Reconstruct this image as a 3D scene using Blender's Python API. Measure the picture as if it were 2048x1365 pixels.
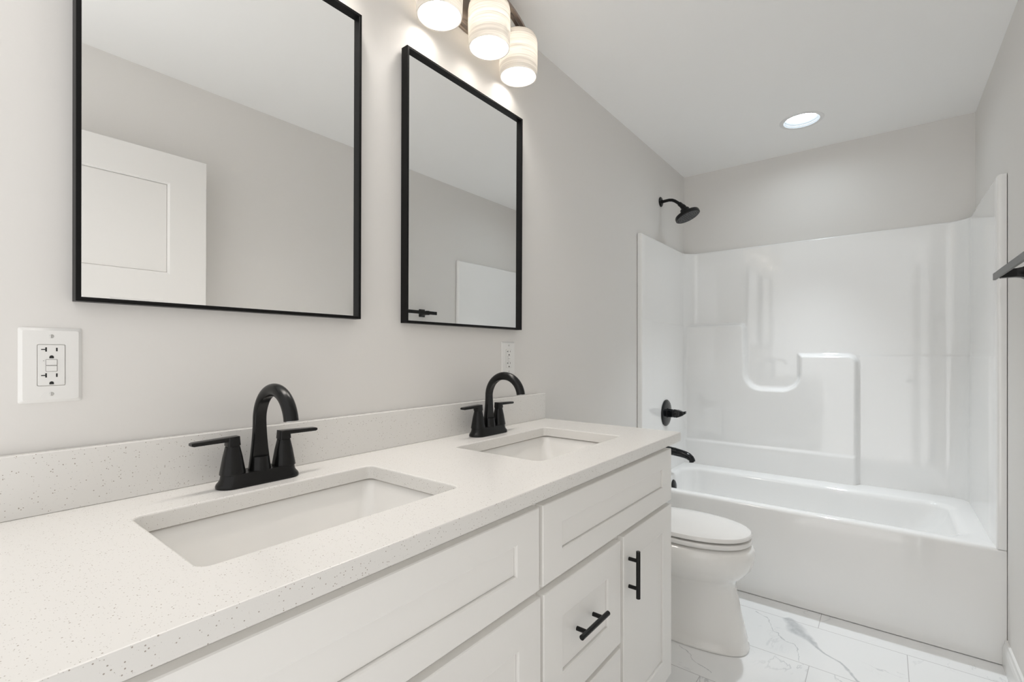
import bpy, bmesh, math, random
from math import pi, sin, cos, radians, sqrt
from mathutils import Vector, Matrix

for o in list(bpy.data.objects):
    bpy.data.objects.remove(o)
sc = bpy.context.scene
COL = sc.collection

# ------------------------------------------------------------------ camera
# x runs along the vanity wall towards the tub, the vanity wall is y = 0 and the room lies at y < 0
cam_d = bpy.data.cameras.new('camera')
cam_o = bpy.data.objects.new('camera', cam_d)
COL.objects.link(cam_o)
cam_o.location = (-0.0642, -1.1171, 1.1979)
cam_o.rotation_euler = (radians(90), 0, radians(38.031 - 90))
cam_d.sensor_fit = 'HORIZONTAL'
cam_d.sensor_width = 36
cam_d.lens = 952.34 / 2048 * 36
cam_d.shift_y = 24.12 / 2048
cam_d.clip_start = 0.01
sc.camera = cam_o

# ------------------------------------------------------------------ light and exposure
sc.view_settings.view_transform = 'Standard'
sc.view_settings.look = 'None'
sc.view_settings.gamma = 1
sc.view_settings.use_curve_mapping = False
sc.view_settings.exposure = 1.62
sc.cycles.max_bounces = 24
sc.cycles.diffuse_bounces = 16
sc.cycles.glossy_bounces = 8
sc.cycles.transmission_bounces = 12
w = bpy.data.worlds.new('world')
sc.world = w
w.use_nodes = True
wb = w.node_tree.nodes['Background']
wb.inputs[0].default_value = (1.0, 0.985, 0.965, 1)
wb.inputs[1].default_value = 1.0
# added world fill at the open end, brighter from below to lift the ceiling
wn, wl = w.node_tree.nodes, w.node_tree.links
wtc = wn.new('ShaderNodeTexCoord')
wsx = wn.new('ShaderNodeSeparateXYZ')
wmr = wn.new('ShaderNodeMapRange')
wmr.inputs[1].default_value = -0.25
wmr.inputs[2].default_value = 0.15
wmr.inputs[3].default_value = 0.57
wmr.inputs[4].default_value = 0.35
wl.new(wtc.outputs['Generated'], wsx.inputs[0])
wl.new(wsx.outputs[2], wmr.inputs[0])
wl.new(wmr.outputs[0], wb.inputs[1])
BULB = 11.5
BEAM = 1.7
SHADE_T = 0.5
DOWN = 13.0
SPOT = 25.0

# ------------------------------------------------------------------ dimensions
H = 2.44
W = 1.487
XB = 3.34          # back wall
XN = -0.03         # left end of the counter
XT = 2.53          # tub front
ZC = 0.930         # counter top
XC = 1.5615
YC = -0.573
SINKS = (0.393, 1.134)

# ------------------------------------------------------------------ helpers
def link(name, bm, m=None, parent=None, smooth=False, loc=None, auto=None):
    me = bpy.data.meshes.new(name)
    bmesh.ops.recalc_face_normals(bm, faces=bm.faces)
    bm.to_mesh(me)
    bm.free()
    ms = m if isinstance(m, (list, tuple)) else [m]
    for k in ms:
        if k:
            me.materials.append(k)
    if smooth:
        for p in me.polygons:
            p.use_smooth = True
        if auto:
            me.set_sharp_from_angle(angle=radians(auto))
    o = bpy.data.objects.new(name, me)
    COL.objects.link(o)
    if loc:
        o.location = loc
    if parent:
        o.parent = parent
    return o

def thing(name, label, cat, loc=(0, 0, 0), rot=(0, 0, 0), group=None):
    o = bpy.data.objects.new(name, None)
    o.empty_display_size = 0.05
    COL.objects.link(o)
    o.location = loc
    o.rotation_euler = rot
    o['label'] = label
    o['category'] = cat
    if group:
        o['group'] = group
    return o

def tag(o, label, cat, group=None):
    o['label'] = label
    o['category'] = cat
    if group:
        o['group'] = group
    return o

def struct(o):
    o['kind'] = 'structure'
    return o

def copy_tree(root, **props):
    r = root.copy()
    COL.objects.link(r)
    for k, v in props.items():
        r[k] = v
    for ch in list(root.children):
        c = ch.copy()
        COL.objects.link(c)
        c.parent = r
        for g in list(ch.children):
            d = g.copy()
            COL.objects.link(d)
            d.parent = c
    return r

def new():
    return bmesh.new()

def box(bm, a, b, bev=0.0, seg=2, mi=0):
    x0, y0, z0 = [min(a[i], b[i]) for i in range(3)]
    x1, y1, z1 = [max(a[i], b[i]) for i in range(3)]
    r = bmesh.ops.create_cube(bm, size=1.0)
    vs = r['verts']
    for v in vs:
        v.co = Vector((x0 + (v.co.x + .5) * (x1 - x0), y0 + (v.co.y + .5) * (y1 - y0), z0 + (v.co.z + .5) * (z1 - z0)))
    es = list({e for v in vs for e in v.link_edges})
    fs = list({f for v in vs for f in v.link_faces})
    for f in fs:
        f.material_index = mi
    if bev > 0:
        rr = bmesh.ops.bevel(bm, geom=es, offset=bev, segments=seg, profile=0.5, affect='EDGES', clamp_overlap=True)
        for f in rr['faces']:
            f.material_index = mi

def loft(bm, rings, cap0=True, cap1=True, closed=True, mi=0):
    vr = [[bm.verts.new(p) for p in r] for r in rings]
    n = len(vr[0])
    for a, b in zip(vr[:-1], vr[1:]):
        for i in range(n if closed else n - 1):
            j = (i + 1) % n
            f = bm.faces.new((a[i], a[j], b[j], b[i]))
            f.material_index = mi
    if cap0:
        bm.faces.new(vr[0][::-1]).material_index = mi
    if cap1:
        bm.faces.new(vr[-1]).material_index = mi
    return vr

def lathe(bm, prof, o=(0, 0, 0), axis=(0, 0, 1), n=40, cap0=True, cap1=True, mi=0):
    """prof: list of (radius, height along axis)."""
    ax = Vector(axis).normalized()
    q = Vector((0, 0, 1)).rotation_difference(ax)
    o = Vector(o)
    rings = [[o + q @ Vector((r * cos(2 * pi * k / n), r * sin(2 * pi * k / n), h)) for k in range(n)] for r, h in prof]
    return loft(bm, rings, cap0, cap1, mi=mi)

def tube(bm, pts, rad, n=16, mi=0, cap=True, ref=(1, 0, 0)):
    pts = [Vector(p) for p in pts]
    rads = rad if isinstance(rad, (list, tuple)) else [rad] * len(pts)
    rings = []
    for i, p in enumerate(pts):
        t = (pts[min(i + 1, len(pts) - 1)] - pts[max(i - 1, 0)]).normalized()
        u = Vector(ref)
        u = (u - t * u.dot(t)).normalized()
        v = t.cross(u)
        rings.append([p + u * rads[i] * cos(2 * pi * k / n) + v * rads[i] * sin(2 * pi * k / n) for k in range(n)])
    return loft(bm, rings, cap, cap, mi=mi)

def rrect(x0, x1, y0, y1, r, z, n=8):
    """rounded rectangle ring, counter clockwise."""
    r = max(min(r, (x1 - x0) / 2 - 1e-4, (y1 - y0) / 2 - 1e-4), 1e-4)
    out = []
    for cx, cy, a0 in ((x1 - r, y1 - r, 0), (x0 + r, y1 - r, 90), (x0 + r, y0 + r, 180), (x1 - r, y0 + r, 270)):
        for k in range(n + 1):
            a = radians(a0 + 90 * k / n)
            out.append(Vector((cx + r * cos(a), cy + r * sin(a), z)))
    return out

def sstep(a, b, x):
    t = max(0.0, min(1.0, (x - a) / (b - a)))
    return t * t * (3 - 2 * t)

# ------------------------------------------------------------------ materials
def mat(name, col, rough=0.5, metal=0.0, spec=0.5, coat=0.0, coat_r=0.05):
    m = bpy.data.materials.new(name)
    m.use_nodes = True
    b = m.node_tree.nodes['Principled BSDF']
    b.inputs['Base Color'].default_value = (*col, 1)
    b.inputs['Roughness'].default_value = rough
    b.inputs['Metallic'].default_value = metal
    b.inputs['Specular IOR Level'].default_value = spec
    b.inputs['Coat Weight'].default_value = coat
    b.inputs['Coat Roughness'].default_value = coat_r
    return m

def nt(m):
    return m.node_tree.nodes, m.node_tree.links, m.node_tree.nodes['Principled BSDF']

def node(N, t, **kw):
    n = N.new(t)
    for k, v in kw.items():
        setattr(n, k, v)
    return n

def math_n(m, op, a, b=None, c=None, clamp=False):
    N, L, _ = nt(m)
    n = N.new('ShaderNodeMath')
    n.operation = op
    n.use_clamp = clamp
    for i, v in enumerate((a, b, c)):
        if v is None:
            continue
        if isinstance(v, (int, float)):
            n.inputs[i].default_value = v
        else:
            L.new(v, n.inputs[i])
    return n.outputs[0]

def add_bump(m, scale, strength, dist=0.001, detail=3):
    N, L, B = nt(m)
    tc = N.new('ShaderNodeTexCoord')
    no = N.new('ShaderNodeTexNoise')
    no.inputs['Scale'].default_value = scale
    no.inputs['Detail'].default_value = detail
    bu = N.new('ShaderNodeBump')
    bu.inputs['Strength'].default_value = strength
    bu.inputs['Distance'].default_value = dist
    L.new(tc.outputs['Object'], no.inputs['Vector'])
    L.new(no.outputs['Fac'], bu.inputs['Height'])
    L.new(bu.outputs['Normal'], B.inputs['Normal'])

wall_m = mat('wall_paint', (0.735, 0.720, 0.700), 0.62, spec=0.35)
add_bump(wall_m, 220, 0.12, 0.0006)
ceil_m = mat('ceiling_paint', (0.89, 0.89, 0.885), 0.85, spec=0.2)
trim_m = mat('trim_paint', (0.80, 0.80, 0.79), 0.35)
door_m = mat('door_paint', (0.80, 0.79, 0.775), 0.4)
cab_m = mat('cabinet_paint', (0.83, 0.82, 0.80), 0.38)
dark_m = mat('cabinet_gap', (0.30, 0.29, 0.28), 0.8)
black_m = mat('matte_black_metal', (0.005, 0.005, 0.005), 0.27, spec=0.3)
add_bump(black_m, 900, 0.05, 0.0003)
gloss_black_m = mat('gloss_black_metal', (0.006, 0.007, 0.008), 0.16, spec=0.35)
frame_m = mat('mirror_frame_black', (0.005, 0.005, 0.005), 0.4, spec=0.15)
nozzle_m = mat('nozzle_grey', (0.06, 0.062, 0.065), 0.5)
mirror_m = mat('mirror_silver', (0.95, 0.955, 0.95), 0.0, metal=1.0)
porc_m = mat('porcelain', (0.83, 0.82, 0.80), 0.10, coat=0.3)
acry_m = mat('acrylic_white', (0.86, 0.86, 0.855), 0.05, spec=1.0)
add_bump(acry_m, 4, 0.02, 0.01, 1)
seat_m = mat('toilet_seat_plastic', (0.80, 0.79, 0.775), 0.2)
plate_m = mat('outlet_plastic', (0.78, 0.775, 0.76), 0.3)
slot_m = mat('slot_black', (0.01, 0.01, 0.01), 0.6)
screw_m = mat('screw_white', (0.60, 0.595, 0.58), 0.3, metal=0.3)
nickel_m = mat('bronze_metal', (0.33, 0.28, 0.245), 0.32, metal=0.75)
chrome_m = mat('drain_metal', (0.5, 0.5, 0.5), 0.2, metal=1.0)
caulk_m = mat('shadow_gap', (0.10, 0.085, 0.07), 0.8)

# quartz counter: off white with tiny brown and grey specks
quartz_m = mat('speckled_quartz', (0.74, 0.73, 0.71), 0.22, spec=0.5)
N, L, B = nt(quartz_m)
tc = N.new('ShaderNodeTexCoord')
def speck(scale, rad, keep):
    v = N.new('ShaderNodeTexVoronoi')
    v.inputs['Scale'].default_value = scale
    L.new(tc.outputs['Object'], v.inputs['Vector'])
    sp = N.new('ShaderNodeSeparateColor')
    L.new(v.outputs['Color'], sp.inputs[0])
    a = math_n(quartz_m, 'LESS_THAN', v.outputs['Distance'], math_n(quartz_m, 'MULTIPLY', sp.outputs[1], rad))
    b = math_n(quartz_m, 'LESS_THAN', sp.outputs[0], keep)
    return math_n(quartz_m, 'MULTIPLY', a, b)
s1 = speck(400, 0.36, 0.15)
s2 = speck(640, 0.42, 0.16)
mx = node(N, 'ShaderNodeMix', data_type='RGBA')
mx.inputs[6].default_value = (0.74, 0.728, 0.706, 1)
mx.inputs[7].default_value = (0.33, 0.29, 0.25, 1)
L.new(math_n(quartz_m, 'MULTIPLY', s1, 0.9), mx.inputs[0])
mx2 = node(N, 'ShaderNodeMix', data_type='RGBA')
L.new(mx.outputs[2], mx2.inputs[6])
mx2.inputs[7].default_value = (0.38, 0.35, 0.32, 1)
L.new(math_n(quartz_m, 'MULTIPLY', s2, 0.7), mx2.inputs[0])
L.new(mx2.outputs[2], B.inputs['Base Color'])

# ribbed frosted glass of the lamp shades: lets the bulb's light through
shade_m = bpy.data.materials.new('frosted_ribbed_glass')
shade_m.use_nodes = True
SN, SL = shade_m.node_tree.nodes, shade_m.node_tree.links
SN.remove(SN['Principled BSDF'])
so = SN['Material Output']
sd = SN.new('ShaderNodeBsdfDiffuse')
sd.inputs[0].default_value = (0.88, 0.86, 0.83, 1)
st = SN.new('ShaderNodeBsdfTranslucent')
st.inputs[0].default_value = (0.80, 0.76, 0.71, 1)
sg = SN.new('ShaderNodeBsdfGlossy')
sg.inputs['Roughness'].default_value = 0.15
m1 = SN.new('ShaderNodeMixShader')
m1.inputs[0].default_value = SHADE_T
m2 = SN.new('ShaderNodeMixShader')
m2.inputs[0].default_value = 0.04
SL.new(sd.outputs[0], m1.inputs[1])
SL.new(st.outputs[0], m1.inputs[2])
SL.new(m1.outputs[0], m2.inputs[1])
SL.new(sg.outputs[0], m2.inputs[2])
SL.new(m2.outputs[0], so.inputs[0])
stc = SN.new('ShaderNodeTexCoord')
smp = SN.new('ShaderNodeMapping')
smp.inputs['Scale'].default_value = (4, 4, 330)
sno = SN.new('ShaderNodeTexNoise')
sno.inputs['Scale'].default_value = 1.0
sno.inputs['Detail'].default_value = 2
sbu = SN.new('ShaderNodeBump')
sbu.inputs['Strength'].default_value = 0.6
sbu.inputs['Distance'].default_value = 0.002
srp = SN.new('ShaderNodeValToRGB')
srp.color_ramp.elements[0].position = 0.35
srp.color_ramp.elements[0].color = (0.34, 0.322, 0.30, 1)
srp.color_ramp.elements[1].position = 0.52
srp.color_ramp.elements[1].color = (0.60, 0.585, 0.555, 1)
SL.new(stc.outputs['Object'], smp.inputs[0])
SL.new(smp.outputs[0], sno.inputs['Vector'])
SL.new(sno.outputs['Fac'], sbu.inputs['Height'])
SL.new(sno.outputs['Fac'], srp.inputs[0])
SL.new(srp.outputs[0], st.inputs[0])
for s_ in (sd, st, sg):
    SL.new(sbu.outputs[0], s_.inputs['Normal'])

def emit(name, col, s):
    m = bpy.data.materials.new(name)
    m.use_nodes = True
    b = m.node_tree.nodes['Principled BSDF']
    b.inputs['Base Color'].default_value = (0.8, 0.8, 0.8, 1)
    b.inputs['Emission Color'].default_value = (*col, 1)
    b.inputs['Emission Strength'].default_value = s
    return m
bulb_m = emit('bulb_light', (1.0, 0.94, 0.87), BULB)
lens_m = emit('downlight_lens', (0.86, 0.95, 1.0), DOWN)

# marble floor tiles 0.61 x 0.316 laid in running bond
floor_m = mat('marble_tile', (0.85, 0.86, 0.865), 0.16, spec=0.5)
N, L, B = nt(floor_m)
tc = N.new('ShaderNodeTexCoord')
sx = N.new('ShaderNodeSeparateXYZ')
L.new(tc.outputs['Object'], sx.inputs[0])
M = lambda op, a, b=None, c=None, clamp=False: math_n(floor_m, op, a, b, c, clamp)
u = M('DIVIDE', M('SUBTRACT', sx.outputs[0], 2.388), 0.316)       # row
row = M('FLOOR', u)
fu = M('SUBTRACT', u, row)
odd = M('MODULO', M('ADD', row, 100), 2)
v = M('DIVIDE', M('ADD', sx.outputs[1], M('ADD', 0.890, M('MULTIPLY', odd, 0.298))), 0.61)
colm = M('FLOOR', v)
fv = M('SUBTRACT', v, colm)
gu = M('MULTIPLY', M('MINIMUM', fu, M('SUBTRACT', 1, fu)), 0.316)
gv = M('MULTIPLY', M('MINIMUM', fv, M('SUBTRACT', 1, fv)), 0.61)
g = M('LESS_THAN', M('MINIMUM', gu, gv), 0.0012)
# every tile takes its own piece of marble
off = N.new('ShaderNodeCombineXYZ')
L.new(M('MULTIPLY', row, 3.17), off.inputs[0])
L.new(M('MULTIPLY', colm, 5.71), off.inputs[1])
L.new(M('ADD', M('MULTIPLY', row, 1.3), M('MULTIPLY', colm, 2.9)), off.inputs[2])
va = node(N, 'ShaderNodeVectorMath', operation='ADD')
L.new(tc.outputs['Object'], va.inputs[0])
L.new(off.outputs[0], va.inputs[1])
def ridge(scale, width, mask_scale, lo, hi, distort=0.8):
    n1 = N.new('ShaderNodeTexNoise')
    n1.inputs['Scale'].default_value = scale
    n1.inputs['Detail'].default_value = 5
    n1.inputs['Roughness'].default_value = 0.62
    n1.inputs['Distortion'].default_value = distort
    L.new(va.outputs[0], n1.inputs['Vector'])
    r = M('ABSOLUTE', M('SUBTRACT', n1.outputs['Fac'], 0.5))
    line = M('SUBTRACT', 1, M('DIVIDE', r, width), clamp=True)
    n2 = N.new('ShaderNodeTexNoise')
    n2.inputs['Scale'].default_value = mask_scale
    n2.inputs['Detail'].default_value = 2
    L.new(va.outputs[0], n2.inputs['Vector'])
    mr = N.new('ShaderNodeMapRange')
    mr.inputs[1].default_value = lo
    mr.inputs[2].default_value = hi
    L.new(n2.outputs['Fac'], mr.inputs[0])
    return M('MULTIPLY', line, mr.outputs[0])
r1 = ridge(2.6, 0.012, 3.0, 0.50, 0.66)
r2 = ridge(5.0, 0.010, 2.2, 0.57, 0.75, 0.3)
# the one broad vein across the tile in front of the tub
wob = N.new('ShaderNodeTexNoise')
wob.inputs['Scale'].default_value = 9
wob.inputs['Detail'].default_value = 6
L.new(tc.outputs['Object'], wob.inputs['Vector'])
ax, ay, bx_, by_ = 2.395, -0.765, 2.075, -1.066
ln = sqrt((bx_ - ax) ** 2 + (by_ - ay) ** 2)
dx_, dy_ = (bx_ - ax) / ln, (by_ - ay) / ln
px_ = M('SUBTRACT', sx.outputs[0], ax)
py_ = M('SUBTRACT', sx.outputs[1], ay)
al = M('DIVIDE', M('ADD', M('MULTIPLY', px_, dx_), M('MULTIPLY', py_, dy_)), ln)
ac = M('ADD', M('SUBTRACT', M('MULTIPLY', px_, dy_), M('MULTIPLY', py_, dx_)), M('MULTIPLY', M('SUBTRACT', wob.outputs['Fac'], 0.5), 0.075))
ac = M('ADD', ac, M('MULTIPLY', M('SUBTRACT', 1, M('MULTIPLY', M('POWER', M('SUBTRACT', M('MULTIPLY', al, 2), 1), 2), 1)), -0.012))
wd = M('ADD', 0.0075, M('MULTIPLY', 0.040, M('POWER', M('SUBTRACT', 1, M('ABSOLUTE', M('SUBTRACT', M('MULTIPLY', al, 2.6), 0.55)), clamp=True), 1.5)))
body = M('SUBTRACT', 1, M('DIVIDE', M('ABSOLUTE', ac), wd), clamp=True)
inside = M('MULTIPLY', M('GREATER_THAN', al, 0.0), M('LESS_THAN', al, 1.0))
body = M('MULTIPLY', M('MINIMUM', M('MULTIPLY', body, 1.6), 1.0), inside)
wv = N.new('ShaderNodeTexNoise')
wv.inputs['Scale'].default_value = 45
wv.inputs['Detail'].default_value = 4
L.new(tc.outputs['Object'], wv.inputs['Vector'])
body = M('MULTIPLY', body, M('ADD', 0.25, M('MULTIPLY', wv.outputs['Fac'], 0.9)))
def thin_vein(x0_, y0_, x1_, y1_, wdt, amp):
    l_ = sqrt((x1_ - x0_) ** 2 + (y1_ - y0_) ** 2)
    ux, uy = (x1_ - x0_) / l_, (y1_ - y0_) / l_
    qx = M('SUBTRACT', sx.outputs[0], x0_)
    qy = M('SUBTRACT', sx.outputs[1], y0_)
    t_ = M('DIVIDE', M('ADD', M('MULTIPLY', qx, ux), M('MULTIPLY', qy, uy)), l_)
    c_ = M('ADD', M('SUBTRACT', M('MULTIPLY', qx, uy), M('MULTIPLY', qy, ux)), M('MULTIPLY', M('SUBTRACT', wob.outputs['Fac'], 0.5), amp))
    b_ = M('SUBTRACT', 1, M('DIVIDE', M('ABSOLUTE', c_), M('MULTIPLY', wdt, M('ADD', wv.outputs['Fac'], 0.2))), clamp=True)
    return M('MULTIPLY', b_, M('MULTIPLY', M('GREATER_THAN', t_, 0.0), M('LESS_THAN', t_, 1.0)))
tv1 = thin_vein(2.385, -0.665, 2.080, -0.862, 0.0040, 0.13)
tv2 = thin_vein(1.900, -0.46, 1.790, -0.60, 0.0036, 0.10)
body = M('MAXIMUM', body, M('MULTIPLY', M('MAXIMUM', tv1, tv2), 0.85))
vein = M('MAXIMUM', M('MULTIPLY', M('MAXIMUM', r1, r2), 0.70), body, clamp=True)
cl = N.new('ShaderNodeTexNoise')
cl.inputs['Scale'].default_value = 2.2
L.new(va.outputs[0], cl.inputs['Vector'])
vein = M('ADD', M('MULTIPLY', vein, 0.8), M('MULTIPLY', cl.outputs['Fac'], 0.05), clamp=True)
fx = node(N, 'ShaderNodeMix', data_type='RGBA')
fx.inputs[6].default_value = (0.86, 0.868, 0.872, 1)
fx.inputs[7].default_value = (0.36, 0.385, 0.41, 1)
L.new(vein, fx.inputs[0])
fg = node(N, 'ShaderNodeMix', data_type='RGBA')
L.new(fx.outputs[2], fg.inputs[6])
fg.inputs[7].default_value = (0.50, 0.49, 0.50, 1)
L.new(g, fg.inputs[0])
L.new(fg.outputs[2], B.inputs['Base Color'])

# ------------------------------------------------------------------ room shell
def shell(name, a, b, m):
    bm = new()
    box(bm, a, b)
    return struct(link(name, bm, m))
shell('floor', (XN - 0.12, -W, -0.08), (XB, 0.0, 0.0), floor_m)
# ceiling with a round hole for the recessed light
DL = (2.890, -0.768)
bm = new()
outer = [bm.verts.new(p) for p in ((XN - 0.12, -W, H), (XB, -W, H), (XB, 0.0, H), (XN - 0.12, 0.0, H))]
hole = [bm.verts.new((DL[0] + 0.088 * cos(2 * pi * k / 48), DL[1] + 0.088 * sin(2 * pi * k / 48), H)) for k in range(48)]
es = [bm.edges.new((outer[i], outer[(i + 1) % 4])) for i in range(4)] + [bm.edges.new((hole[i], hole[(i + 1) % 48])) for i in range(48)]
bmesh.ops.triangle_fill(bm, edges=es, use_beauty=True)
r = bmesh.ops.extrude_face_region(bm, geom=list(bm.faces))
for e in r['geom']:
    if isinstance(e, bmesh.types.BMVert):
        e.co.z += 0.08
struct(link('ceiling', bm, ceil_m))
shell('wall_left', (XN - 0.12, 0.0, 0.0), (XB + 0.1, 0.1, H), wall_m)
shell('wall_back', (XB, -W - 0.1, 0.0), (XB + 0.1, 0.0, H), wall_m)
shell('wall_right', (XN - 0.12, -W - 0.1, 0.0), (XB, -W, H), wall_m)
# baseboards
def baseboard(name, p0, p1, nrm):
    p0, p1, nrm = Vector(p0), Vector(p1), Vector(nrm)
    prof = [(0, 0), (0.014, 0), (0.014, 0.070), (0.0115, 0.082), (0.0085, 0.088), (0.007, 0.100), (0.0, 0.102)]
    bm = new()
    loft(bm, [[p + nrm * a + Vector((0, 0, b)) for a, b in prof] for p in (p0, p1)])
    return struct(link(name, bm, trim_m))
baseboard('baseboard_right', (XN, -W, 0), (XT - 0.002, -W, 0), (0, 1, 0))
baseboard('baseboard_left', (1.535, 0, 0), (XT - 0.002, 0, 0), (0, -1, 0))

# ------------------------------------------------------------------ door, standing open along the right wall
def shaker_ring_rect(x0, x1, z0, z1, d):
    return (x0 + d, x1 - d, z0 + d, z1 - d)

def panel_front(bm, x0, x1, z0, z1, y, holes, t, bev=0.002, depth=0.008, slope=0.004, mi=0):
    """flat slab facing -y at y, rectangular recessed panels in holes (x0,x1,z0,z1); t thick towards +y"""
    def q(X0, X1, Z0, Z1, Y):
        return [Vector((X0, Y, Z0)), Vector((X1, Y, Z0)), Vector((X1, Y, Z1)), Vector((X0, Y, Z1))]
    rings = [q(x0, x1, z0, z1, y + t), q(x0, x1, z0, z1, y + bev), q(x0 + bev, x1 - bev, z0 + bev, z1 - bev, y)]
    vr = loft(bm, rings, True, False)
    edges = [bm.edges.get((vr[-1][i], vr[-1][(i + 1) % 4])) for i in range(4)]
    for (a, b, c, d) in holes:
        e = slope + 0.0008
        hv = loft(bm, [q(a, b, c, d, y), q(a + slope, b - slope, c + slope, d - slope, y + slope * 0.55),
                       q(a + e, b - e, c + e, d - e, y + depth + 0.006), q(a + e + 0.0011, b - e - 0.0011, c + e + 0.0011, d - e - 0.0011, y + depth + 0.006),
                       q(a + e + 0.0012, b - e - 0.0012, c + e + 0.0012, d - e - 0.0012, y + depth)], False, True)
        edges += [bm.edges.get((hv[0][i], hv[0][(i + 1) % 4])) for i in range(4)]
    bmesh.ops.triangle_fill(bm, edges=edges, use_beauty=True)

door = bpy.data.objects.new('door_1', None)
COL.objects.link(door)
struct(door)
door.location = (0.02, -1.345, 0.012)
bm = new()
DWd, DHt = 0.765, 2.030
# room side faces +y here: build facing -y then turn round
panel_front(bm, 0, DWd, 0, DHt, 0, [(0.140, DWd - 0.140, 1.510, 1.905), (0.140, 0.343, 0.22, 1.395), (0.422, DWd - 0.140, 0.22, 1.395)], 0.035, depth=0.010, slope=0.008)
bmesh.ops.transform(bm, matrix=Matrix.Translation((DWd, 0.0, 0)) @ Matrix.Rotation(pi, 4, 'Z'), verts=bm.verts)
link('door_leaf', bm, door_m, door)
bm = new()
lathe(bm, [(0.0, 0.0), (0.030, 0.0), (0.030, 0.004), (0.012, 0.008), (0.011, 0.03)], (DWd - 0.07, 0.0, 0.92), (0, 1, 0), cap0=False)
lathe(bm, [(0.011, 0.0), (0.020, 0.006), (0.026, 0.018), (0.024, 0.028), (0.014, 0.034), (0.0005, 0.035)], (DWd - 0.07, 0.025, 0.92), (0, 1, 0))
link('door_knob', bm, black_m, door, smooth=True, auto=40)
for z in (0.25, 1.02, 1.80):
    bm = new()
    lathe(bm, [(0.006, 0), (0.006, 0.09)], (-0.006, -0.004, z), n=16)
    link('hinge', bm, black_m, door, smooth=True, auto=40)
# ------------------------------------------------------------------ tub and shower unit (one piece, white acrylic)
unit = thing('bathtub_unit', 'white glossy one-piece bathtub with tall moulded shower surround filling the alcove', 'bathtub', (XT, -W / 2, 0))
def U(o):
    o.location = (-XT, W / 2, 0)
    return o
YL, YR = -0.0015, -W + 0.0015
bm = new()
nc = 10
ZR = 0.447
def rr(x0, x1, y0, y1, r, z):
    return rrect(x0, x1, y0, y1, r, z, nc)
rings = [rr(XT, XB - 0.002, YR, YL, 0.001, 0.0025), rr(XT, XB - 0.002, YR, YL, 0.001, 0.428),
         rr(XT + 0.0015, XB - 0.002, YR, YL, 0.001, 0.437), rr(XT + 0.006, XB - 0.002, YR, YL, 0.002, 0.444), rr(XT + 0.013, XB - 0.002, YR, YL, 0.002, ZR)]
BI = (XT + 0.045, 3.150, -1.400, -0.062)
rings += [rr(BI[0], BI[1], BI[2], BI[3], 0.10, ZR + 0.001)]
for k in range(1, 6):
    a = k / 5 * pi / 2
    d = 0.022 * sin(a)
    h = 0.022 * (1 - cos(a))
    rings.append(rr(BI[0] + d, BI[1] - d, BI[2] + d * 1.8, BI[3] - d, 0.10 - d * 0.4, ZR - h))
for k in range(1, 9):
    t = k / 8
    s = 0.022 + 0.05 * t ** 1.5
    rings.append(rr(BI[0] + s, BI[1] - s, BI[2] + 0.04 + 0.20 * t ** 1.3, BI[3] - s, 0.11, ZR - 0.022 - 0.27 * t))
for k in range(1, 7):
    a = k / 6 * pi / 2
    s = 0.072 + 0.05 * (1 - cos(a)) * 1.0
    rings.append(rr(BI[0] + s, BI[1] - s, BI[2] + 0.24 + 0.05 * (1 - cos(a)), BI[3] - s, 0.10, ZR - 0.292 - 0.045 * sin(a)))
loft(bm, rings, False, True)
U(link('tub', bm, acry_m, unit, smooth=True, auto=50))

# surround: U shaped wall panel as a height field along a path, moulded shelves on the long side
TH = 0.030
XI = 3.308
RC = 0.085
y_l, y_r = -TH, -W + TH
path = []
def padd(x, y, nx, ny):
    path.append((x, y, nx, ny))
# wall edge of the flange, rounded nose, then the side panel
padd(XT + 0.004, -0.002, -1, 0)
for k in range(6):
    a = radians(90 * k / 5)
    padd(XT + 0.010 - 0.010 * cos(a), y_l + 0.010 - 0.010 * sin(a), -cos(a), -sin(a))
path[0] = (XT, -0.002, -1, 0)
for k in range(1, 14):
    padd(XT + 0.010 + (XI - RC - XT - 0.010) * k / 14, y_l, 0, -1)
for k in range(0, 15):
    a = radians(90 * k / 14)
    padd(XI - RC + RC * sin(a), y_l - RC + RC * cos(a), -sin(a), -cos(a))
ny = 270
for k in range(1, ny):
    padd(XI, (y_l - RC) + ((y_r + RC) - (y_l - RC)) * k / ny, -1, 0)
for k in range(0, 15):
    a = radians(90 * k / 14)
    padd(XI - RC + RC * cos(a), y_r + RC - RC * sin(a), -cos(a), sin(a))
for k in range(13, 0, -1):
    padd(XT + 0.010 + (XI - RC - XT - 0.010) * k / 14, y_r, 0, 1)
for k in range(5, -1, -1):
    a = radians(90 * k / 5)
    padd(XT + 0.010 - 0.010 * cos(a), y_r - 0.010 + 0.010 * sin(a), -cos(a), sin(a))
padd(XT, -W + 0.002, -1, 0)

def sd_rbox(y, z, y0, y1, z0, z1, r):
    cy, cz, hy, hz = (y0 + y1) / 2, (z0 + z1) / 2, (y1 - y0) / 2 - r, (z1 - z0) / 2 - r
    qy, qz = abs(y - cy) - hy, abs(z - cz) - hz
    return sqrt(max(qy, 0) ** 2 + max(qz, 0) ** 2) + min(max(qy, qz), 0) - r
def block(y, z):
    # low block with a U shaped notch cut down from the top
    d = min(sd_rbox(y, z, -0.995, 0.3, -0.5, 1.185, 0.045), sd_rbox(y, z, -0.410, 0.3, -0.5, 1.385, 0.035))
    notch = sd_rbox(y, z, -0.712, -0.412, 0.972, 1.9, 0.095)
    return max(d, -notch)
def smin(a, b, k):
    h = max(k - abs(a - b), 0) / k
    return min(a, b) - h * h * k / 4
z0, z1 = ZR - 0.004, 1.885
nz = 275
zs = [z0 + (z1 - 0.010 - z0) * k / nz for k in range(nz + 1)]
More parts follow.
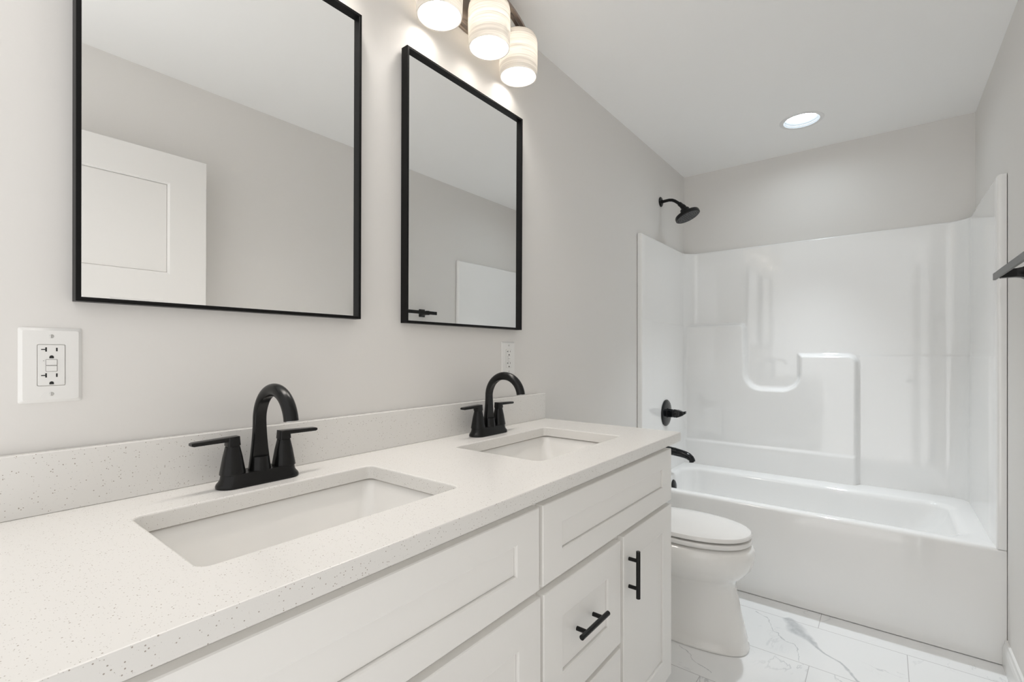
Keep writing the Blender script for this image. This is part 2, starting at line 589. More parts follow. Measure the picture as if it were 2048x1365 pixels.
bm = new()
grid = []
for z in zs:
    rw = []
    for (x, y, nx, nyy) in path:
        X, Y = x, y
        if x > XT + 0.02:
            # shallow step round the side panels
            yy = y
            lev = 1.385 if y > -0.5 else 1.185
            if y > -0.35 or y < -1.0:
                s = 0.0045 * sstep(lev + 0.006, lev - 0.006, z) * sstep(XT + 0.02, XT + 0.10, x)
                X += nx * s
                Y += nyy * s
            b = sstep(0.013, -0.013, block(y, z))
            xf = XI - 0.046 * b
            lv = 0.604
            xf -= 0.010 * sstep(lv + 0.012, lv - 0.004, z) * sstep(0.01, -0.02, block(y, z))
            X = smin(X, xf, 0.008) if b > 0 else min(X, xf)
        rw.append(bm.verts.new((X, Y, z)))
    grid.append(rw)
# rounded top edge turning back towards the walls
cxm, cym = 2.9, -W / 2
for k in range(1, 5):
    a = radians(90 * k / 4)
    rw = []
    for i, (x, y, nx, nyy) in enumerate(path):
        X = x - nx * 0.008 * (1 - cos(a)) if x > XT + 0.012 else x
        Y = y - nyy * 0.008 * (1 - cos(a))
        rw.append(bm.verts.new((min(X, XB - 0.002), max(min(Y, -0.002), -W + 0.002), z1 - 0.010 + 0.010 * sin(a))))
    grid.append(rw)
rw = []
for (x, y, nx, nyy) in path:
    X = XB - 0.002 if x > XI - RC + 0.001 and y_r < y < y_l else x
    Y = -0.002 if y > y_l - 0.002 else (-W + 0.002 if y < y_r + 0.002 else y)
    if x > XI - RC and y > y_l - RC - 0.001:
        Y = y if x > XI - RC * 0.29 else -0.002
    if x > XI - RC and y < y_r + RC + 0.001:
        Y = y if x > XI - RC * 0.29 else -W + 0.002
    if X > XB - 0.003 and x <= XI - RC * 0.29:
        X = x + 0.03
    rw.append(bm.verts.new((X, Y, z1)))
grid.append(rw)
for a, b in zip(grid[:-1], grid[1:]):
    for i in range(len(a) - 1):
        try:
            bm.faces.new((a[i], a[i + 1], b[i + 1], b[i]))
        except ValueError:
            pass
U(link('surround', bm, acry_m, unit, smooth=True))
bm = new()
lathe(bm, [(0.036, -0.03), (0.036, 0.002), (0.033, 0.007), (0.024, 0.011), (0.0005, 0.013)], (2.875, -0.089, 0.378), (0, -0.985, 0.17))
U(link('overflow_cover', bm, gloss_black_m, unit, smooth=True, auto=40))
bm = new()
lathe(bm, [(0.034, 0.0), (0.034, 0.003), (0.02, 0.006), (0.0005, 0.007)], (2.880, -0.33, ZR - 0.337), (0, 0, 1))
U(link('drain', bm, gloss_black_m, unit, smooth=True, auto=40))

# shower head with its arm
sh = thing('wall_shower', 'matte black round shower head on a bent arm high on the side wall', 'shower head', (2.89, 0, 2.155))
def S(o, loc=(2.89, 0, 2.155)):
    o.location = tuple(-c for c in loc)
    return o
bm = new()
lathe(bm, [(0.031, 0.0), (0.031, 0.003), (0.026, 0.008), (0.012, 0.011), (0.0115, 0.014)], (2.89, -0.0005, 2.155), (0, -1, 0))
S(link('escutcheon', bm, black_m, sh, smooth=True, auto=40))
bm = new()
pts = [(2.89, -0.005, 2.153), (2.89, -0.03, 2.155), (2.89, -0.055, 2.156), (2.89, -0.075, 2.152), (2.89, -0.092, 2.143), (2.89, -0.107, 2.131), (2.89, -0.133, 2.109)]
tube(bm, pts, 0.0095, 20)
S(link('arm', bm, black_m, sh, smooth=True, auto=50))
fc = Vector((2.89, -0.172, 2.030))
axv = Vector((0, -0.39, -0.92)).normalized()
bm = new()
lathe(bm, [(0.0125, 0.0), (0.0135, 0.003), (0.0135, 0.022), (0.016, 0.030), (0.016, 0.046)], (2.89, -0.118, 2.122), Vector((0, -0.040, -0.042)))
lathe(bm, [(0.014, -0.064), (0.025, -0.058), (0.028, -0.052), (0.0295, -0.030), (0.034, -0.026), (0.058, -0.024), (0.071, -0.021), (0.074, -0.016), (0.074, -0.002), (0.071, 0.0), (0.067, 0.0)], fc, axv, n=56)
S(link('spray_head', bm, black_m, sh, smooth=True, auto=35))
bm = new()
lathe(bm, [(0.066, -0.002), (0.066, 0.0008)], fc, axv, n=56)
S(link('spray_face', bm, nozzle_m, sh))
bm = new()
q = Vector((0, 0, 1)).rotation_difference(axv)
for rad_, cnt in ((0.012, 6), (0.024, 12), (0.036, 18), (0.048, 26), (0.059, 32)):
    for k in range(cnt):
        if cnt > 12 and k % (cnt // 6) == 0:
            continue
        a = 2 * pi * k / cnt
        lathe(bm, [(0.0022, 0.0), (0.0016, 0.0022)], fc + q @ Vector((rad_ * cos(a), rad_ * sin(a), 0.0006)), axv, n=8)
nz_o = S(link('nozzles', bm, slot_m, sh))

# tub valve
tv = thing('shower_valve', 'black round tub valve plate with single lever above the spout', 'faucet', (2.891, -0.034, 0.822))
def S2(o):
    return S(o, (2.891, -0.034, 0.822))
bm = new()
lathe(bm, [(0.083, 0.0), (0.083, 0.004), (0.079, 0.008), (0.060, 0.011), (0.030, 0.013), (0.0295, 0.016)], (2.891, -0.0348, 0.822), (0, -1, 0), n=64)
S2(link('escutcheon', bm, gloss_black_m, tv, smooth=True, auto=40))
bm = new()
lathe(bm, [(0.0265, 0.010), (0.0255, 0.042), (0.026, 0.043), (0.023, 0.045), (0.023, 0.050), (0.0265, 0.052), (0.0245, 0.072), (0.0005, 0.074)], (2.891, -0.0348, 0.822), (0, -1, 0))
hub = S2(link('hub', bm, gloss_black_m, tv, smooth=True, auto=40))
bm = new()
rings = []
for t, zc, hw, hh in ((0, 0.822, 0.024, 0.024), (0.3, 0.823, 0.020, 0.020), (0.62, 0.824, 0.0135, 0.0135), (0.7, 0.826, 0.0105, 0.011), (1.0, 0.833, 0.010, 0.008)):
    yv = -0.106 - 0.052 * t
    rings.append([Vector((p.x, yv, p.y)) for p in rrect(2.891 - hw, 2.891 + hw, zc - hh, zc + hh, 0.005, 0, 4)])
loft(bm, rings)
S2(link('lever', bm, gloss_black_m, tv, smooth=True, auto=40))

# tub spout
ts = thing('tub_spout', 'glossy black bathtub spout curving down beyond the counter corner', 'faucet', (2.89, -0.034, 0.585))
bm = new()
rings = []
spine = [(-0.0362, 0.588, 0.029, 0.028), (-0.05, 0.588, 0.027, 0.026), (-0.09, 0.585, 0.025, 0.025), (-0.13, 0.579, 0.0235, 0.023), (-0.155, 0.574, 0.023, 0.022), (-0.175, 0.567, 0.022, 0.021), (-0.190, 0.556, 0.021, 0.019), (-0.197, 0.546, 0.020, 0.017), (-0.199, 0.538, 0.019, 0.016)]
for i, (yy, zz, a, b) in enumerate(spine):
    p0 = spine[max(i - 1, 0)]
    p1 = spine[min(i + 1, len(spine) - 1)]
    t = Vector((0, p1[0] - p0[0], p1[1] - p0[1])).normalized()
    n_ = Vector((1, 0, 0)).cross(t).normalized()
    rings.append([Vector((2.89, yy, zz)) + Vector((1, 0, 0)) * a * cos(2 * pi * k / 28) + n_ * b * sin(2 * pi * k / 28) for k in range(28)])
loft(bm, rings)
S(link('spout_body', bm, gloss_black_m, ts, smooth=True, auto=50), (2.89, -0.034, 0.585))
bm = new()
lathe(bm, [(0.0135, 0.0), (0.0135, 0.006), (0.0115, 0.006), (0.0115, 0.002)], (2.89, -0.193, 0.533), (0, 0.1, 1), n=24)
S(link('aerator', bm, black_m, ts, smooth=True, auto=40), (2.89, -0.034, 0.585))

# ------------------------------------------------------------------ recessed ceiling light
dl = thing('recessed_light', 'round recessed ceiling light glowing white above the tub', 'ceiling light', (DL[0], DL[1], H))
bm = new()
lathe(bm, [(0.084, -0.003), (0.100, -0.003), (0.103, 0.0), (0.103, 0.0004)], (0, 0, 0), n=64, cap0=False, cap1=False)
link('trim_ring', bm, mat('light_trim_white', (0.78, 0.78, 0.78), 0.4), dl, smooth=True, auto=40)
bm = new()
lathe(bm, [(0.084, -0.003), (0.080, 0.003), (0.0775, 0.006), (0.0785, 0.008), (0.072, 0.014), (0.0655, 0.024)], (0, 0, 0), n=64, cap0=False, cap1=False)
link('baffle', bm, mat('baffle_grey', (0.16, 0.165, 0.17), 0.5), dl, smooth=True, auto=40)
bm = new()
lathe(bm, [(0.0655, 0.022), (0.063, 0.022)], (0, 0, 0), n=64, cap0=False, cap1=False)
lathe(bm, [(0.063, 0.022), (0.03, 0.020), (0.0005, 0.0195)], (0, 0, 0), n=64, cap0=False)
link('lens', bm, lens_m, dl, smooth=True)
bm = new()
lathe(bm, [(0.0655, 0.024), (0.0875, 0.030), (0.0875, 0.075), (0.001, 0.075)], (0, 0, 0), n=48, cap0=False)
link('housing', bm, trim_m, dl, smooth=True, auto=40)

ld = bpy.data.lights.new('downlight_beam', 'SPOT')
ld.energy = SPOT
ld.color = (0.88, 0.95, 1.0)
ld.spot_size = radians(72)
ld.spot_blend = 1.0
ld.shadow_soft_size = 0.03
lo = bpy.data.objects.new('downlight_beam', ld)
COL.objects.link(lo)
lo.parent = dl
lo.location = (0, 0, 0.010)
lo.rotation_euler = (0, radians(7), 0)

# ------------------------------------------------------------------ countertop with two sink openings
bm = new()
def rect(x0, x1, y0, y1, z):
    return rrect(x0, x1, y0, y1, 0.0015, z, 2)
CX0 = XN + 0.001
vr = loft(bm, [rect(CX0, XC, YC, -0.001, ZC - 0.030), rect(CX0, XC, YC, -0.001, ZC - 0.0022),
               rect(CX0 + 0.0007, XC - 0.0007, YC + 0.0007, -0.0017, ZC - 0.0007), rect(CX0 + 0.0022, XC - 0.0022, YC + 0.0022, -0.0032, ZC)], False, False)
top_e = [bm.edges.get((vr[-1][i], vr[-1][(i + 1) % len(vr[-1])])) for i in range(len(vr[-1]))]
bot_e = [bm.edges.get((vr[0][i], vr[0][(i + 1) % len(vr[0])])) for i in range(len(vr[0]))]
SX, SY0, SY1 = 0.2295, -0.446, -0.151
for sxx in SINKS:
    def hr(d, z):
        return rrect(sxx - SX - d, sxx + SX + d, SY0 - d, SY1 + d, 0.016 + d, z, 6)
    hv = loft(bm, [hr(0.0, ZC - 0.030), hr(0.0, ZC - 0.003), hr(0.0008, ZC - 0.0010), hr(0.003, ZC)], False, False)
    n_ = len(hv[0])
    top_e += [bm.edges.get((hv[-1][i], hv[-1][(i + 1) % n_])) for i in range(n_)]
    bot_e += [bm.edges.get((hv[0][i], hv[0][(i + 1) % n_])) for i in range(n_)]
bmesh.ops.triangle_fill(bm, edges=top_e, use_beauty=True)
bmesh.ops.triangle_fill(bm, edges=bot_e, use_beauty=True)
tag(link('countertop', bm, quartz_m), 'long white speckled quartz countertop with two rectangular sink openings', 'countertop')
bm = new()
box(bm, (CX0, -0.001, ZC + 0.0002), (XC, -0.020, ZC + 0.103), 0.0015)
tag(link('backsplash', bm, quartz_m), 'low white speckled quartz backsplash strip standing along the wall behind the faucets', 'backsplash')

# sinks
def make_sink(cx, label):
    t = thing('sink', label, 'sink', (cx, (SY0 + SY1) / 2, ZC - 0.030))
    yc = (SY0 + SY1) / 2
    hy = (SY1 - SY0) / 2
    bm = new()
    zt = -0.0036
    def r_(d, z, r, dy=None):
        dy = d if dy is None else dy
        return rrect(-SX - d, SX + d, -hy - dy, hy + dy, r, z, 8)
    rings = [r_(0.03, zt - 0.012, 0.03), r_(0.03, zt, 0.03), r_(0.008, zt, 0.026), r_(0.005, zt - 0.002, 0.024)]
    for k in range(1, 7):
        tt = k / 6
        rings.append(r_(0.005 - 0.023 * tt, zt - 0.002 - 0.088 * tt, 0.024 + 0.012 * tt))
    for k in range(1, 7):
        a = k / 6 * pi / 2
        rings.append(r_(-0.018 - 0.035 * (1 - cos(a)), zt - 0.090 - 0.035 * sin(a), 0.036))
    rings.append(r_(-0.12, zt - 0.130, 0.02, -0.09))
    loft(bm, rings, False, True)
    link('bowl', bm, porc_m, t, smooth=True, auto=60)
    bm = new()
    lathe(bm, [(0.030, 0.0), (0.030, 0.002), (0.022, 0.004), (0.0005, 0.005)], (0, 0, zt - 0.130))
    link('drain', bm, black_m, t, smooth=True, auto=40)
    return t
make_sink(SINKS[0], 'white rectangular undermount sink nearest the camera, below the left mirror')
make_sink(SINKS[1], 'white rectangular undermount sink at the tub end of the counter')

# ------------------------------------------------------------------ faucets
def make_faucet(label):
    t = thing('faucet', label, 'faucet', (0, -0.088, ZC), group='two-handle bathroom faucets')
    def stadium(hx, hy, z):
        out = []
        n = 20
        for k in range(n + 1):
            a = -pi / 2 + pi * k / n
            out.append(Vector((hx - hy + hy * cos(a), hy * sin(a), z)))
        for k in range(n + 1):
            a = pi / 2 + pi * k / n
            out.append(Vector((-hx + hy + hy * cos(a), hy * sin(a), z)))
        return out
    bm = new()
    loft(bm, [stadium(0.0815, 0.0275, 0.0003), stadium(0.0820, 0.0280, 0.004), stadium(0.0805, 0.0270, 0.008), stadium(0.0765, 0.0250, 0.0125),
              stadium(0.0740, 0.0238, 0.017), stadium(0.0728, 0.0232, 0.024), stadium(0.0722, 0.0228, 0.0265), stadium(0.0715, 0.0222, 0.0272)])
    link('base', bm, black_m, t, smooth=True, auto=35)
    # spout: swept ring whose front is cut flat above the little scoop
    bm = new()
    cl = []
    zl = [0.024, 0.032, 0.040, 0.048, 0.0540, 0.0552, 0.062, 0.073, 0.084, 0.095, 0.106, 0.117, 0.128]
    for k, z in enumerate(zl):
        f = max(0.0, 1 - (z - 0.024) / 0.104)
        cl.append((Vector((0, -0.002 - 0.0 * f, z)), Vector((0, 0, 1)), 0.0128 + 0.0092 * f ** 1.6))
    R = 0.066
    c = Vector((0, -0.002 - R, 0.128))
    for k in range(1, 29):
        a = radians(172 * k / 28)
        p = c + Vector((0, R * cos(a), R * sin(a)))
        cl.append((p, Vector((0, -sin(a), cos(a))), 0.0128 + 0.0006 * k / 28))
    rings = []
    n = 36
    tot = len(cl)
    for i, (p, tv_, r) in enumerate(cl):
        uu = Vector((1, 0, 0))
        vv = tv_.cross(uu).normalized()          # points to -y side on the rising part or inwards on the arch
        if i < 13 and vv.y > 0:
            vv = -vv
        if i >= 13:
            vv = (c - p).normalized()
        if i < 5:
            clip = 1.0
        elif i < 22:
            clip = 0.40 + 0.022 * (i - 5)
        else:
            clip = min(1.0, 0.76 + 0.05 * (i - 22))
        ring = []
        for k in range(n):
            a = 2 * pi * k / n
            cu, sv = cos(a) * r, sin(a) * r
            sv = min(sv, clip * r)
            ring.append(p + uu * cu + vv * sv)
        rings.append(ring)
    loft(bm, rings)
    sp = link('spout', bm, black_m, t, smooth=True, auto=32)
    tip, td = cl[-1][0], cl[-1][1]
    bm = new()
    lathe(bm, [(0.0116, -0.001), (0.0116, 0.0012), (0.0095, 0.0012), (0.0093, 0.0005)], tip, td, n=28)
    link('aerator', bm, chrome_m, sp, smooth=True, auto=40)
    # handles
    for s in (-1, 1):
        bm = new()
        rings = []
        for z, hw in ((0.026, 0.0225), (0.030, 0.0222), (0.052, 0.0185), (0.060, 0.0172), (0.0805, 0.0128)):
            rings.append([Vector((s * 0.0515 + p.x, p.y, z)) for p in rrect(-hw, hw, -hw * 0.95, hw * 0.95, hw * 0.8, 0, 7)])
        loft(bm, rings)
        hb = link('handle_body', bm, black_m, t, smooth=True, auto=28)
        bm = new()
        rings = []
        for z, hw in ((0.0805, 0.0108), (0.0825, 0.0108), (0.083, 0.0120), (0.099, 0.0110), (0.1003, 0.0102)):
            rings.append([Vector((s * 0.0515 + p.x, p.y, z)) for p in rrect(-hw, hw, -hw, hw, 0.004, 0, 4)])
        loft(bm, rings)
        rings = []
        for d, z, hh, hy in ((-0.010, 0.0965, 0.0045, 0.010), (0.01, 0.0960, 0.0045, 0.0098), (0.07, 0.0945, 0.0038, 0.0088), (0.074, 0.0945, 0.0025, 0.0080)):
            rings.append([Vector((s * (0.0515 + d), p.x, z + p.y)) for p in rrect(-hy, hy, -hh, hh, 0.0015, 0, 3)])
        loft(bm, rings)
        link('handle_lever', bm, black_m, t, smooth=True, auto=28)
    return t
f1 = make_faucet('matte black two-handle faucet nearest the camera, at the sink below the left mirror')
f1.location = (0.394, -0.088, ZC)
f2 = copy_tree(f1, label='matte black two-handle faucet at the sink nearer the tub')
f2.location = (1.130, -0.085, ZC)

# ------------------------------------------------------------------ vanity cabinet
van = thing('vanity_cabinet', 'long white shaker vanity cabinet with black bar pulls under the quartz counter', 'cabinet', (0.75, -0.3, 0))
def V(o):
    o.location = (-0.75, 0.3, 0)
    return o
YF = -0.553
bm = new()
ZK = ZC - 0.0305
box(bm, (CX0 + 0.002, YF + 0.038, 0.10), (CX0 + 0.020, -0.002, ZK))
box(bm, (1.510, YF + 0.038, 0.0), (1.528, -0.002, ZK), 0.0008)
box(bm, (CX0 + 0.020, YF + 0.038, 0.10), (1.510, -0.002, 0.118))
box(bm, (CX0 + 0.020, -0.008, 0.118), (1.510, -0.002, ZK))
box(bm, (CX0 + 0.002, YF + 0.020, 0.10), (1.528, YF + 0.038, ZK), 0.0008)
box(bm, (CX0 + 0.002, YF + 0.090, 0.0), (1.510, YF + 0.106, 0.10))
car = V(link('carcass', bm, cab_m, van))
def front(name, x0, x1, z0, z1, fw=0.074):
    bm = new()
    panel_front(bm, x0, x1, z0, z1, YF, [(x0 + fw, x1 - fw, z0 + fw * 0.72 if z1 - z0 < 0.2 else z0 + fw, z1 - fw * 0.72 if z1 - z0 < 0.2 else z1 - fw)], 0.0195, bev=0.0018, depth=0.0058, slope=0.003)
    return V(link(name, bm, cab_m, van))
XB0, XB1, XB2, XB3 = 0.755, 0.766, 1.137, 1.150
front('drawer_front', 0.008, 0.750, 0.704, 0.8775, 0.075)
front('drawer_front', 0.763, 1.526, 0.706, 0.8775, 0.075)
d1 = front('door', 0.008, 0.378, 0.121, 0.688)
d2 = front('door', 0.385, 0.755, 0.121, 0.688)
d3 = front('door', 1.155, 1.526, 0.121, 0.692)
w1 = front('drawer', 0.766, 1.137, 0.410, 0.688)
w2 = front('drawer', 0.766, 1.137, 0.121, 0.396)
def pull(parent, x, z, vertical):
    bm = new()
    L_ = 0.0655
    a = Vector((0, 0, 1)) if vertical else Vector((1, 0, 0))
    c0 = Vector((x, YF - 0.0275, z))
    lathe(bm, [(0.0054, -L_), (0.0060, -L_ + 0.0006), (0.0060, L_ - 0.0006), (0.0054, L_)], c0, a, n=24)
    for s in (-1, 1):
        lathe(bm, [(0.0052, 0.0), (0.0052, 0.0275)], c0 + a * 0.0385 * s + Vector((0, 0.0275, 0)), (0, -1, 0), n=20)
    o = link('handle', bm, black_m, parent, smooth=True, auto=40)
    return o
pull(d3, 1.189, 0.583, True)
pull(d2, 0.420, 0.583, True)
pull(d1, 0.343, 0.583, True)
pull(w1, 0.9415, 0.5565, False)
pull(w2, 0.9415, 0.2585, False)

# ------------------------------------------------------------------ mirrors
def make_mirror(x0, x1, zb, zt, label):
    D_ = 0.0265
    t = thing('wall_mirror', label, 'mirror', ((x0 + x1) / 2, -0.0008, zb), (radians(0.33), 0, 0), group='black-framed mirrors above the vanity')
    hw = (x1 - x0) / 2
    hh = zt - zb
    FW = 0.0075
    def q(d, y):
        return [Vector((-hw + d, y, d)), Vector((hw - d, y, d)), Vector((hw - d, y, hh - d)), Vector((-hw + d, y, hh - d))]
    bm = new()
    loft(bm, [q(FW, -0.004), q(0.0, -0.0), q(0, -D_ + 0.0008), q(0.0008, -D_), q(FW - 0.0008, -D_), q(FW, -D_ + 0.0008), q(FW, -0.004)], False, False)
    link('frame', bm, frame_m, t)
    bm = new()
    box(bm, (-hw + FW - 0.0005, -0.0105, FW - 0.0005), (hw - FW + 0.0005, -0.0140, hh - FW + 0.0005))
    link('glass', bm, mirror_m, t)
    return t
make_mirror(0.1175, 0.6815, 1.288, 2.090, 'large black-framed rectangular mirror nearer the camera, reflecting a white panelled door')
make_mirror(0.8335, 1.3905, 1.286, 2.090, 'narrow-looking black-framed mirror beside the three-shade lamp, farther from camera')

# ------------------------------------------------------------------ outlets
def make_outlet(label):
    t = thing('wall_outlet', label, 'outlet', (0, 0, 0), group='white GFCI wall outlets')
    def ring(hw, hh, r, y):
        return [Vector((p.x, y, p.y)) for p in rrect(-hw, hw, -hh, hh, r, 0, 4)]
    bm = new()
    loft(bm, [ring(0.0395, 0.0632, 0.003, -0.0003), ring(0.0395, 0.0632, 0.003, -0.0012), ring(0.0345, 0.0582, 0.003, -0.0058), ring(0.0180, 0.0355, 0.002, -0.0062),
              ring(0.0175, 0.0350, 0.002, -0.0058), ring(0.0175, 0.0350, 0.002, -0.0035)])
    link('cover_plate', bm, plate_m, t, smooth=True, auto=25)
    bm = new()
    loft(bm, [ring(0.0167, 0.0342, 0.002, -0.003), ring(0.0167, 0.0342, 0.002, -0.0066), ring(0.0161, 0.0336, 0.002, -0.0073)])
    rc = link('receptacle', bm, plate_m, t, smooth=True, auto=25)
    Y0, Y1 = -0.0070, -0.0076
    def slot(pts):
        bm = new()
        loft(bm, [[Vector((x, y, z)) for x, z in pts] for y in (Y0, Y1)])
        link('slot', bm, slot_m, rc)
    for z in (0.0264, -0.0172):
        slot([(-0.0128, z - 0.0008), (-0.0078, z - 0.0008), (-0.0078, z - 0.0036), (-0.0058, z - 0.0036), (-0.0058, z + 0.0036), (-0.0078, z + 0.0036), (-0.0078, z + 0.0008), (-0.0128, z + 0.0008)])
        slot([(0.0054, z - 0.0030), (0.0074, z - 0.0030), (0.0074, z + 0.0030), (0.0054, z + 0.0030)])
    for z in (0.0135, -0.0305):
        slot([(0.0028 * cos(pi * k / 12), z + 0.0030 * sin(pi * k / 12)) for k in range(13)] + [(-0.0028, z - 0.002), (0.0028, z - 0.002)])
    for z in (0.0046, -0.0056):
        bm = new()
        loft(bm, [ring(0.0066, 0.0047, 0.0008, -0.0070), ring(0.0066, 0.0047, 0.0008, -0.00715), ring(0.0066, 0.0047, 0.0008, -0.0080), ring(0.0060, 0.0041, 0.0008, -0.0088)])
        bmesh.ops.translate(bm, vec=(0, 0, z), verts=bm.verts)
        link('button', bm, plate_m, rc, smooth=True, auto=25)
    bm = new()
    for z in (0.0046, -0.0056):
        a_ = ring(0.0073, 0.0053, 0.001, 0)
        loft(bm, [[p + Vector((0, y, z)) for p in a_] for y in (-0.0070, -0.00742)])
    lathe(bm, [(0.0006, 0), (0.0006, 0.0008)], (-0.0098, -0.0070, 0.0075), (0, -1, 0), n=12)
    link('button_gap', bm, mat('button_gap', (0.25, 0.24, 0.23), 0.6), rc)
    for z in (0.0488, -0.0488):
        bm = new()
        lathe(bm, [(0.0033, 0.0), (0.0033, 0.0005), (0.0024, 0.0013), (0.0005, 0.0014)], (0, -0.0056, z), (0, -1, 0), n=24)
        s = link('screw', bm, screw_m, t, smooth=True, auto=40)
        bm = new()
        box(bm, (-0.0004, -0.0062, z - 0.0028), (0.0004, -0.00725, z + 0.0028))
        link('screw_slot', bm, dark_m, s)
    return t
o1 = make_outlet('large white outlet plate on the wall at the left edge, under the near mirror')
o1.location = (0.0905, 0, 1.1775)
o2 = copy_tree(o1, label='small-looking white outlet plate partly behind the faucet nearer the tub')
o2.location = (1.337, 0, 1.1775)

# ------------------------------------------------------------------ vanity lights
def make_lamp(cx, label):
    t = thing('vanity_light', label, 'wall lamp', (cx, 0, 2.30), group='three-shade vanity lights')
    o = Vector((0, 0, 0))
    # stepped oval back plate
    bm = new()
    def ov(a, b, y):
        return [Vector((a * cos(2 * pi * k / 56), y, 0.040 + b * sin(2 * pi * k / 56))) for k in range(56)]
    loft(bm, [ov(0.150, 0.058, -0.0005), ov(0.150, 0.058, -0.006), ov(0.147, 0.055, -0.009), ov(0.140, 0.049, -0.009), ov(0.137, 0.046, -0.015), ov(0.130, 0.040, -0.015), ov(0.126, 0.037, -0.021), ov(0.110, 0.024, -0.024)])
    link('back_plate', bm, nickel_m, t, smooth=True, auto=30)
    # bowed bar with a groove, arching forwards and down to the ends
    def arc(s, off, zo):
        # s in -1..1
        return Vector((0.240 * s, -0.106 + 0.036 * s * s + off, 0.088 - 0.022 * s * s + zo))
    for off in (0.008, -0.008):
        bm = new()
        rings = []
        for k in range(41):
            s = -1 + 2 * k / 40
            p = arc(s, off, 0)
            rings.append([p + Vector((0, a, b)) for a, b in ((-0.0062, -0.005), (0.0062, -0.005), (0.0062, 0.005), (-0.0062, 0.005))])
        loft(bm, rings)
        link('arc_bar', bm, nickel_m, t, smooth=True, auto=40)
    bm = new()
    rings = []
    for k in range(9):
        yy = -0.018 - 0.087 * k / 8
        zz = 0.045 + 0.043 * sin(pi / 2 * k / 8)
        rings.append([Vector((a, yy, zz + b)) for a, b in ((-0.016, -0.006), (0.016, -0.006), (0.016, 0.006), (-0.016, 0.006))])
    loft(bm, rings)
    link('arm', bm, nickel_m, t, smooth=True, auto=40)
    for s, dy in ((-0.206, -0.077), (-0.003, -0.097), (0.186, -0.073)):
        zb, ztop = -0.103, 0.046
        R0 = 0.067
        bm = new()
        prof = [(R0 - 0.004, zb + 0.004), (R0 - 0.0035, zb + 0.0005), (R0 - 0.0005, zb), (R0 + 0.001, zb + 0.010), (R0 + 0.0025, zb + 0.06), (R0 + 0.0022, ztop - 0.03), (R0, ztop - 0.016), (R0 - 0.006, ztop - 0.006), (R0 - 0.016, ztop - 0.0006), (0.022, ztop),
                (0.022, ztop - 0.003), (R0 - 0.017, ztop - 0.0036), (R0 - 0.009, ztop - 0.009), (R0 - 0.0045, ztop - 0.018), (R0 - 0.001, ztop - 0.03), (R0 - 0.0008, zb + 0.06), (R0 - 0.0035, zb + 0.010), (R0 - 0.004, zb + 0.004)]
        lathe(bm, prof, (s, dy, 0), n=56, cap0=False, cap1=False)
        bmesh.ops.remove_doubles(bm, verts=bm.verts, dist=1e-6)
        sh_ = link('lamp_shade', bm, shade_m, t, smooth=True, auto=60)
        bm = new()
        lathe(bm, [(0.019, 0.010), (0.021, 0.011), (0.021, ztop - 0.001), (0.030, ztop + 0.001), (0.030, ztop + 0.005), (0.018, ztop + 0.008), (0.012, 0.082 - abs(s) * 0.08)], (s, dy, 0), n=32)
        link('socket', bm, nickel_m, t, smooth=True, auto=40)
        bm = new()
        br = 0.030
        prof = [(0.012, 0.010), (0.014, 0.003)] + [(max(br * sin(radians(t_)), 0.0004), -0.026 + br * cos(radians(t_))) for t_ in range(30, 181, 10)]
        lathe(bm, prof, (s, dy, 0), n=32)
        link('bulb', bm, bulb_m, t, smooth=True)
        bl = bpy.data.lights.new('bulb_fill', 'SPOT')       # added spot under the bulb, tilted off the wall to fill the room
        bl.energy = BEAM
        bl.color = (1.0, 0.95, 0.90)
        bl.spot_size = radians(130)
        bl.spot_blend = 1.0
        bl.shadow_soft_size = 0.025
        bo = bpy.data.objects.new('bulb_fill', bl)
        COL.objects.link(bo)
        bo.parent = t
        bo.location = (s, dy, -0.085)
        bo.rotation_euler = (radians(-22), 0, 0)
    return t
make_lamp(1.122, 'three-shade vanity lamp with frosted ribbed glass over the farther mirror')
make_lamp(0.410, 'three-shade vanity lamp mounted above the mirror nearest the camera')

